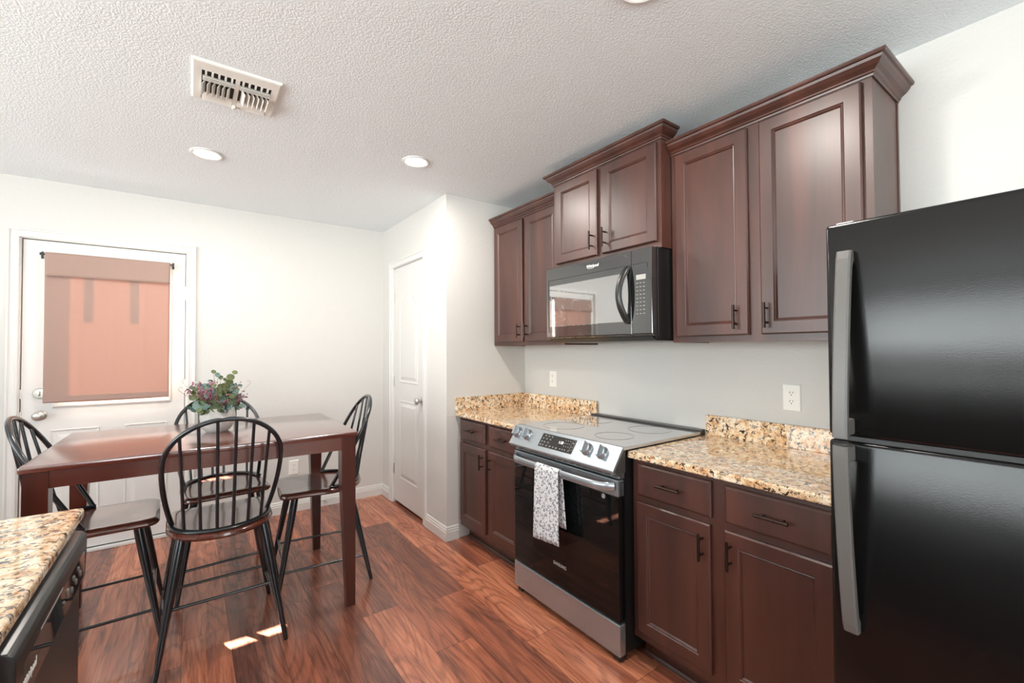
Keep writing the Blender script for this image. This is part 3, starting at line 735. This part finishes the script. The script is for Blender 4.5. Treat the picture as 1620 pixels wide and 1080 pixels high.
XF = -0.612
def base_cab(label, yf, yn, doors, drawers):
    c = thing('base_cabinet', label, 'cabinet', (XF/2, (yf+yn)/2, 0), group='dark wood base cabinets')
    b = MB().box(XF+0.018, -0.002, yn+0.002, yf-0.002, 0.105, 0.883).box(XF, XF+0.019, yn, yf, 0.105, 0.883)
    b.box(XF+0.075, -0.002, yn, yf, 0.0, 0.106).build('carcass', M['cab'], c, smooth=False)
    MB().prism([(0, 0), (0.014, 0), (0.012, 0.009), (0.006, 0.016), (0, 0.018)], yn, yf, lambda u, v, w: (XF+0.075-u, w, v)).build('shoe_molding', M['cab'], c, smooth=False)
    for (u0, u1, v0, v1, hu, hv) in doors: cab_door(c, faceW(XF), u0, u1, v0, v1, hu, hv)
    for (u0, u1, v0, v1) in drawers: cab_drawer(c, faceW(XF), u0, u1, v0, v1)
    return c
base_cab('narrow dark wood base cabinet between the pantry wall and the oven range', -0.022, -0.796,
         [(0.045, 0.379, 0.143, 0.700, 0.352, 0.618), (0.418, 0.752, 0.143, 0.700, 0.446, 0.618)],
         [(0.045, 0.375, 0.731, 0.866), (0.424, 0.752, 0.731, 0.866)])
base_cab('dark wood base cabinet between the oven range and the refrigerator', -1.575, -2.372,
         [(1.604, 1.940, 0.143, 0.701, 1.913, 0.616), (1.995, 2.340, 0.143, 0.701, 2.021, 0.622)],
         [(1.606, 1.945, 0.728, 0.865), (1.997, 2.340, 0.728, 0.863)])

# countertops
GZ = 0.914
ct = thing('countertop', 'corner granite countertop between the pantry wall and the range', 'countertop', (-0.33, -0.4, 0.884), group='granite countertops')
MB().box(-0.647, -0.001, -0.799, -0.001, 0.884, GZ, 0.006, 2).build('counter_slab', M['granite'], ct, smooth=False)
MB().box(-0.021, -0.001, -0.799, -0.001, GZ, GZ+0.103, 0.002).build('backsplash', M['granite'], ct, smooth=False)
MB().box(-0.647, -0.022, -0.021, -0.001, GZ, GZ+0.103, 0.002).build('backsplash', M['granite'], ct, smooth=False)
ct = thing('countertop', 'granite countertop between the range and the refrigerator, under a wall outlet', 'countertop', (-0.33, -1.97, 0.884), group='granite countertops')
MB().box(-0.647, -0.001, -2.375, -1.571, 0.884, GZ, 0.006, 2).build('counter_slab', M['granite'], ct, smooth=False)
MB().box(-0.021, -0.001, -2.375, -1.571, GZ, GZ+0.103, 0.002).build('backsplash', M['granite'], ct, smooth=False)

# ------------------------------------------------------------------ range
ya, yb = -0.804, -1.566
rg = thing('oven_range', 'stainless steel slide-in electric range with black glass oven door', 'oven', (-0.36, (ya+yb)/2, 0))
MB().box(-0.660, -0.022, yb, ya, 0.035, 0.916).build('body', M['appl_black'], rg, smooth=False)
ck = MB().box(-0.672, -0.070, yb-0.006, ya+0.006, 0.917, 0.932, 0.003).build('cooktop', M['cooktop'], rg, smooth=False)
MB().box(-0.074, -0.022, yb-0.004, ya+0.004, 0.914, 0.941, 0.003).build('rear_vent_trim', M['appl_satin'], rg, smooth=False)
for cx_, cy_, r in ((-0.50, -1.00, 0.115), (-0.50, -1.37, 0.095), (-0.22, -1.00, 0.085), (-0.22, -1.37, 0.110)):
    b = MB()
    pts = [(cx_+r*math.cos(2*PI*k/48), cy_+r*math.sin(2*PI*k/48), 0.9321) for k in range(48)]
    b.tube(pts, 0.0009, 4, closed=True).build('burner_ring', M['steel_dark'], ck)
# slanted control panel
T0 = Vector((-0.670, 0, 0.9325)); T1 = Vector((-0.737, 0, 0.838)); dv = (T1-T0).normalized(); nv = Vector((dv.z, 0, -dv.x))
cpoly = [(T0.x, T0.z), (T1.x, T1.z), (-0.738, 0.832), (-0.726, 0.818), (-0.655, 0.818), (-0.655, 0.9325)]
cp = MB().prism(cpoly, yb-0.002, ya+0.002, lambda u, v, w: (u, w, v), 0.0025, 2).build('control_panel', M['steel'], rg, smooth=False)
for y in (yb-0.006, ya+0.0025):
    q = [(u*1.0, v) for u, v in [(-0.676, 0.918), (-0.728, 0.842), (-0.718, 0.824), (-0.662, 0.824), (-0.662, 0.918)]]
    MB().prism(q, y, y+0.0035, lambda u, v, w: (u, w, v)).build('end_cap', M['steel_dark'], cp, smooth=False)
def slant(u, v, w):        # u along -y from centre, v up the slope from its middle, w out
    p = T0+dv*(0.058-v)+nv*w; return (p.x, (ya+yb)/2-u, p.z)
yc = (ya+yb)/2
def slant_ok(): return nv
if nv.x > 0: nv = -nv
dsp = MB().prism([(-0.1415, -0.034), (0.1085, -0.034), (0.1085, 0.040), (-0.1415, 0.040)], 0.0, 0.0012, lambda u, v, w: slant(u, v, w)).build('display', M['display'], cp, smooth=False)
sl2 = lambda u, v, w: slant(u, v, w+0.0013)
text('clock_digits', '1:30', lambda u, v, w: sl2(u+0.012, v+0.010, w), 0.020, M['digit'], dsp, 0.0001)
b = MB()
def dash(u, v, w, h): b.prism([(u, v), (u+w, v), (u+w, v+h), (u, v+h)], 0, 0.0002, sl2)
for r_i, (v, us) in enumerate(((0.030, (-0.120, -0.095, -0.070)), (0.014, (-0.130, -0.104, -0.075)), (-0.004, (-0.130, -0.110, -0.083)), (-0.022, (-0.132, -0.112, -0.086, -0.058, -0.034, -0.012)))):
    for u in us:
        dash(u, v, rnd.uniform(0.010, 0.014), 0.0018); dash(u+0.001, v-0.0045, rnd.uniform(0.007, 0.012), 0.0018)
for r_i, v in enumerate((0.026, 0.010, -0.006)):
    for u in (0.038, 0.054, 0.070): dash(u, v, 0.003, 0.0045)
for u in (0.020, 0.038, 0.054, 0.080): dash(u, -0.024, 0.006, 0.004)
for u in (0.085,):
    dash(u, 0.034, 0.019, 0.0006); dash(u, 0.000, 0.019, 0.0006); dash(u, -0.016, 0.019, 0.0006); dash(u, -0.016, 0.0006, 0.050); dash(u+0.0184, -0.016, 0.0006, 0.050); dash(u+0.004, 0.020, 0.011, 0.003)
b.build('printed_legends', M['print_grey'], dsp, smooth=False)
for y in (-0.838, -0.928, -1.377, -1.472):
    o = Vector(slant(yc-y, 0.010, 0))
    k = MB(); k.lathe([(0.0, 0.0), (0.031, 0.0), (0.031, 0.004), (0.027, 0.008), (0.0255, 0.020), (0.024, 0.022), (0.0, 0.022)], o, nv, 36, cap=False)
    kb = k.build('knob', M['steel'], cp)
    e1 = Vector((0, -1, 0)); e2 = -dv
    rot = math.radians(8); c1 = e1*math.cos(rot)+e2*math.sin(rot); c2 = -e1*math.sin(rot)+e2*math.cos(rot)
    MB().prism([(-0.0075, -0.027), (0.0075, -0.027), (0.0075, 0.027), (-0.0075, 0.027)], 0.018, 0.040, lambda u, v, w: o+c1*u+c2*v+nv*w, 0.003, 2).build('knob_grip', M['steel'], kb, smooth=False)
MB().lathe([(0, 0), (0.0022, 0), (0.0022, 0.0005), (0, 0.0005)], slant(0.342, 0.034, 0), nv, 10, cap=False).build('indicator_dot', M['slot'], cp)
# vent strip between panel and door
b = MB().box(-0.690, -0.655, yb+0.002, ya-0.002, 0.796, 0.817); vs = b.build('vent_strip', M['steel'], rg, smooth=False)
b = MB()
for k in range(16):
    y = ya-0.030-k*0.046
    b.box(-0.6915, -0.689, y-0.032, y, 0.802, 0.806).box(-0.6915, -0.689, y-0.046, y-0.016, 0.809, 0.813)
b.build('vent_slots', M['slot'], vs, smooth=False)
# oven door
XO = -0.700
od = MB().box(XO, -0.664, yb+0.001, ya-0.001, 0.178, 0.7185, 0.002).build('oven_door', M['glass_black'], rg, smooth=False)
MB().box(XO-0.001, -0.664, yb+0.001, ya-0.001, 0.719, 0.790, 0.003).build('door_band', M['steel'], od, smooth=False)
b = MB()
for k in range(9): b.box(-0.692, -0.674, yb-0.0005, yb+0.001, 0.724+k*0.0068, 0.7275+k*0.0068)
b.build('side_vent', M['slot'], od, smooth=False)
hz = 0.762
hpts = []
for k in range(41):
    s = k/40; y = (ya-0.022)+(yb+0.022-(ya-0.022))*s; e = min(s, 1-s)*0.718
    hpts.append((XO-0.004-0.050*(1-math.exp(-e/0.030)) - 0.006*math.sin(PI*s), y, hz))
MB().tube(hpts, 0.01, 14, flat=(0.0085, 0.0185, (0, 0, 1))).build('handle', M['steel'], od)
fo = faceW(XO)
text('brand_lettering', 'SAMSUNG', lambda u, v, w: fo(1.183+u, 0.280+v, w), 0.0225, M['print_grey'], od, 0.0003, bold=0.0002, sx=0.92)
b = MB(); st_ = 1.478
pts = [fo(st_+0.009*math.cos(2*PI*k/24), 0.703+0.009*math.sin(2*PI*k/24), 0.0006) for k in range(24)]
b.tube(pts, 0.0012, 4, closed=True)
b.prism([(st_-0.004, 0.699), (st_, 0.709), (st_+0.004, 0.699)], 0, 0.0006, fo).build('door_sticker', M['print_white'], od, smooth=False)
# drawer and feet
MB().box(XO-0.002, -0.662, yb-0.001, ya+0.001, 0.032, 0.168, 0.004).build('drawer', M['steel'], rg, smooth=False)
for y in (ya-0.030, yb+0.030):
    for x in (-0.668, -0.10): MB().box(x-0.020, x+0.020, y-0.020, y+0.020, 0.0, 0.036, 0.004).build('foot', M['appl_satin'], rg, smooth=False)
MB().box(-0.655, -0.645, yb+0.01, ya-0.01, 0.012, 0.04).build('kick_plate', M['appl_black'], rg, smooth=False)

# ------------------------------------------------------------------ towel on the oven handle
hx = XO-0.060
def towel_path():
    P = []
    front_z, back_z = 0.425, 0.500
    r = 0.0105
    for k in range(16): P.append((hx-r-0.0035-0.005*(k/15-1)*-1*0, front_z+(hz-front_z)*k/15))
    for k in range(1, 10):
        a = PI*k/10; P.append((hx-(r+0.0035)*math.cos(a), hz+(0.0205)*math.sin(a)))
    for k in range(14): P.append((hx+r+0.0035, hz-(hz-back_z)*k/13))
    return P
TP = towel_path(); NTp = len(TP)-1
def towel_fn(i, j):
    q = min(NTp, max(0, round(j*NTp))); x, z = TP[q]
    s = q/NTp; hang = max(0.0, (hz-z)/0.33)
    wid = 0.176+0.020*hang
    shift = -0.012*hang if s < 0.5 else -0.022*hang
    y = -1.080-wid*i+(0.012*hang if s < 0.5 else 0)+shift*0.5
    wave = 0.006*hang*math.sin(i*7.5+0.5)
    zz = z-(0.018*(1-i)*hang if s < 0.5 else 0)
    return (x-(abs(wave)+0.004*hang if s < 0.5 else -abs(wave)*0.3), y, zz)
tw_ = MB().grid(towel_fn, 18, NTp).build('dish_towel', M['towel'], origin=(hx, -1.17, 0.42), solid=0.003)
tag(tw_, 'white dish towel with small dark flower print hanging on the oven handle', 'towel')

# ------------------------------------------------------------------ microwave
XM = -0.450
mw = thing('microwave', 'black over-the-range microwave with curved handle, below the raised cabinet', 'microwave', (-0.22, -1.185, 1.40))
ma, mb = -0.803, -1.564
MB().box(-0.415, -0.003, mb, ma, 1.412, 1.850).build('body', M['appl_black'], mw, smooth=False)
dpoly = [(XM, 1.848), (XM-0.001, 1.70), (XM, 1.436), (-0.436, 1.424), (-0.414, 1.424), (-0.414, 1.848)]
md = MB().prism(dpoly, -1.4425, ma, lambda u, v, w: (u, w, v), 0.002, 1).build('door', M['mw_front'], mw, smooth=False)
mc = MB().prism(dpoly, mb, -1.4455, lambda u, v, w: (u, w, v), 0.002, 1).build('control_panel', M['mw_front'], mw, smooth=False)
fm = faceW(XM-0.001)
MB().panel(fm, 0.832, 1.436, 1.497, 1.742, [(0, -0.002), (0, 0.0006), (0.002, 0.001)]).build('window', M['mw_window'], md, smooth=False)
b = MB()
g = [fm(0.824, 1.462, 0.0008), fm(0.824, 1.776, 0.0008), fm(1.440, 1.776, 0.0008)]
b.tube(g, 0.0012, 6).build('door_groove', M['slot'], md)
b = MB().tube([fm(1.448, 1.776, 0.0008), fm(1.534, 1.776, 0.0008), fm(1.540, 1.770, 0.0008), fm(1.540, 1.750, 0.0008)], 0.0010, 6).build('panel_groove', M['slot'], mc)
hp = []
for k in range(21):
    s = k/20; hp.append(fm(1.425-0.020*math.sin(PI*s), 1.494+0.272*s, 0.002+0.048*math.sin(PI*s)**0.75))
MB().tube(hp, 0.01, 14, flat=(0.0190, 0.0110, (-1, 0, 0))).build('handle', M['appl_satin'], md)
text('brand_lettering', 'Whirlpool', lambda u, v, w: fm(1.185+u, 1.813+v, w), 0.021, M['print_white'], md, 0.0003, shear=0.12, bold=0.0007)
b = MB(); pts = [fm(1.172+0.028*math.cos(PI*(1.05+0.9*k/16)), 1.811+0.011*math.sin(PI*(1.05+0.9*k/16)), 0.0008) for k in range(17)]
b.tube(pts, 0.0011, 5).build('brand_swoosh', M['print_white'], md)
MB().prism([(1.474, 1.698), (1.530, 1.698), (1.530, 1.722), (1.474, 1.722)], 0, 0.0008, fm).build('display', M['print_grey'], mc, smooth=False)
b = MB()
for r_i in range(9):
    for c_i in range(3):
        u = 1.474+c_i*0.020; v = 1.680-r_i*0.0185
        b.prism([(u, v), (u+0.010, v), (u+0.010, v+0.0028), (u, v+0.0028)], 0, 0.0007, fm)
b.build('keypad_print', M['print_grey'], mc, smooth=False)
MB().prism([(-0.438, 1.424), (-0.400, 1.402), (-0.03, 1.402), (-0.03, 1.413), (-0.42, 1.413)], mb+0.012, ma-0.012, lambda u, v, w: (u, w, v)).build('bottom_grille', M['appl_satin'], mw, smooth=False)
MB().box(-0.405, -0.402, mb-0.001, mb+0.002, 1.424, 1.848).build('side_seam', M['steel_dark'], mw, smooth=False)

# ------------------------------------------------------------------ refrigerator
fy0, fy1 = -2.386, -3.146; XR = -0.800
fr = thing('refrigerator', 'black textured top-freezer refrigerator at the right edge', 'refrigerator', (-0.42, (fy0+fy1)/2, 0))
MB().box(-0.735, -0.035, fy1+0.004, fy0-0.004, 0.015, 1.686, 0.004).build('body', M['fridge'], fr, smooth=False)
fd = MB().box(XR, -0.740, fy1, fy0, 1.128, 1.696, 0.010, 3).build('freezer_door', M['fridge'], fr)
rd = MB().box(XR, -0.740, fy1, fy0, 0.085, 1.116, 0.010, 3).build('fridge_door', M['fridge'], fr)
MB().box(-0.79, -0.735, fy1+0.01, fy0-0.01, 1.110, 1.134).build('door_gasket', M['appl_satin'], fr, smooth=False)
MB().box(-0.775, -0.735, fy1+0.01, fy0-0.01, 0.010, 0.080).build('toe_grille', M['appl_satin'], fr, smooth=False)
MB().box(-0.765, -0.700, -2.440, -2.400, 1.694, 1.705, 0.003).build('hinge_cover', M['plate'], fr, smooth=False)
def fridge_handle(zf, zt, parent):
    """zf: free end by the split, zt: fixed end on the door"""
    n = 22; b = MB(); outs = []
    for k in range(n+1):
        s = k/n; z = zf+(zt-zf)*s
        so = 0.014+0.052*(1-s**1.6); th = 0.014+0.004*s
        if k == n: so *= 0.72
        yo = -2.4335; hw = 0.0165
        x0 = XR-so-th*0.5; x1 = XR-so+th*0.6
        if s > 0.93: x1 = XR+0.002
        outs.append([(x1, yo-hw, z), (x1, yo+hw, z), (x0+0.004, yo+hw, z), (x0, yo+hw-0.004, z), (x0, yo-hw+0.004, z), (x0+0.004, yo-hw, z)])
    b.rings(outs); 
    d = 1 if zt > zf else -1
    b.box(XR+0.002, XR-0.055, -2.446, -2.421, zf+d*0.004, zf+d*0.045, 0.004)
    return b.build('handle', M['grey_plastic'], parent, smooth=False)
fridge_handle(1.132, 1.617, fd); fridge_handle(1.112, 0.625, rd)

# ------------------------------------------------------------------ outlets, door stop
def outlet(label, fn, u, v):
    o = Vector(fn(u, v, 0)); t = thing('wall_outlet', label, 'outlet', o, group='white wall outlets')
    MB().panel(fn, u-0.0375, u+0.0375, v-0.060, v+0.060, [(0, 0), (0.001, 0.004), (0.004, 0.006)]).build('cover_plate', M['plate'], t, smooth=False)
    for s in (-1, 1):
        vv = v+s*0.0195
        pts = [(u+0.0172*max(-0.84, min(0.84, math.cos(2*PI*k/24)))/0.84*0.9, vv+0.0145*math.sin(2*PI*k/24)) for k in range(24)]
        r = MB().prism(pts, 0.005, 0.0075, fn).build('receptacle', M['plate'], t, smooth=False)
        b = MB()
        for du, hh in ((-0.006, 0.0045), (0.006, 0.0035)): b.prism([(u+du-0.0011, vv+0.002-hh+0.002), (u+du+0.0011, vv+0.002-hh+0.002), (u+du+0.0011, vv+0.002+hh+0.002), (u+du-0.0011, vv+0.002+hh+0.002)], 0.0074, 0.0079, fn)
        b.prism([(u+0.0024*math.cos(2*PI*k/10), vv-0.007+0.0024*math.sin(2*PI*k/10)) for k in range(10)], 0.0074, 0.0079, fn)
        b.build('slots', M['slot'], r, smooth=False)
    MB().prism([(u+0.0024*math.cos(2*PI*k/10), v+0.0024*math.sin(2*PI*k/10)) for k in range(10)], 0.005, 0.0072, fn).build('screw', M['plate'], t, smooth=False)
outlet('white duplex wall outlet above the corner counter, below the left cabinet', faceW(0), 0.345, 1.143)
outlet('white duplex wall outlet above the counter beside the refrigerator', faceW(0), 1.977, 1.139)
outlet('white duplex wall outlet low on the back wall behind the table', faceS(YB), -1.486, 0.372)
b = MB().lathe([(0, 0), (0.011, 0), (0.011, 0.004), (0.005, 0.006), (0.005, 0.040), (0.008, 0.042), (0.008, 0.052), (0, 0.052)], (-1.236, YB-0.014, 0.046), (0, -1, 0), 14, cap=False)
tag(b.build('door_stop', M['nickel'], origin=(-1.236, YB-0.014, 0.046)), 'small metal door stop on the back wall baseboard under the table', 'door stop')

# ------------------------------------------------------------------ island with dishwasher
XI = -2.450; IY = -1.094
ct = thing('countertop', 'granite island countertop in the lower left foreground', 'countertop', (-2.9, -2.4, 0.884), group='granite countertops')
MB().box(-3.45, XI, -3.75, IY, 0.884, GZ, 0.008, 3).build('counter_slab', M['granite'], ct, smooth=False)
isl = thing('kitchen_island', 'dark wood island cabinet under the foreground granite, holding the dishwasher', 'cabinet', (-2.9, -2.4, 0))
dwa, dwb = -1.145, -1.772
b = MB().box(-3.10, -2.495, IY-0.045, IY-0.025, 0.0, 0.883).box(-3.10, -3.08, -3.72, IY-0.045, 0.0, 0.883)
b.box(-3.08, -2.495, -3.72, dwb-0.006, 0.10, 0.883).box(-3.08, -2.56, -3.72, dwb-0.006, 0.0, 0.10).build('carcass', M['cab'], isl, smooth=False)
for u0 in (dwb-0.03-0.42, dwb-0.03-0.86):
    cab_door(isl, faceE(-2.495), u0, u0+0.40, 0.143, 0.700, u0+0.37, 0.62); cab_drawer(isl, faceE(-2.495), u0, u0+0.40, 0.731, 0.866)
dw = thing('dishwasher', 'black dishwasher built into the island under the granite overhang', 'dishwasher', (-2.75, (dwa+dwb)/2, 0))
MB().box(-3.05, -2.50, dwb+0.004, dwa-0.004, 0.02, 0.872).build('tub', M['appl_black'], dw, smooth=False)
dd = MB().box(-2.499, -2.451, dwb, dwa, 0.115, 0.728, 0.006, 2).build('door_panel', M['appl_satin'], dw, smooth=False)
cpol = [(-2.499, 0.732), (-2.447, 0.732), (-2.440, 0.740), (-2.4375, 0.800), (-2.437, 0.845), (-2.440, 0.856), (-2.447, 0.862), (-2.470, 0.868), (-2.499, 0.872)]
cs = MB().prism(cpol, dwb, dwa, lambda u, v, w: (u, w, v), 0.002, 2).build('control_console', M['appl_satin'], dw)
MB().box(-2.54, -2.53, dwb, dwa, 0.0, 0.115).build('kick_plate', M['appl_black'], dw, smooth=False)
fe = faceE(-2.4385)
fi = MB().panel(fe, dwb+0.045, dwa-0.030, 0.748, 0.826, [(0, -0.001), (0, 0.0006), (0.002, 0.0012)]).build('console_inlay', M['glass_black'], cs, smooth=False)
text('brand_lettering', 'Whirlpool', lambda u, v, w: fe(-1.690+u, 0.781+v, w+0.0012), 0.020, M['print_white'], cs, 0.0003, shear=0.12, bold=0.0007)
b = MB()
for k in range(18): b.prism([(-1.620+k*0.0105, 0.822), (-1.613+k*0.0105, 0.822), (-1.613+k*0.0105, 0.826), (-1.620+k*0.0105, 0.826)], 0.0010, 0.0018, fe)
b.build('vent_slots', M['print_grey'], cs, smooth=False)
for (u, v, r) in ((-1.385, 0.790, 0.012), (-1.340, 0.778, 0.008), (-1.318, 0.798, 0.007), (-1.290, 0.778, 0.008), (-1.262, 0.798, 0.007), (-1.238, 0.778, 0.008), (-1.425, 0.785, 0.005)):
    MB().lathe([(0, 0), (r, 0), (r*0.9, 0.002), (r*0.5, 0.0028), (0, 0.0028)], fe(u, v, 0.001), (1, 0, 0), 20, cap=False).build('button', M['grey_plastic'], cs)
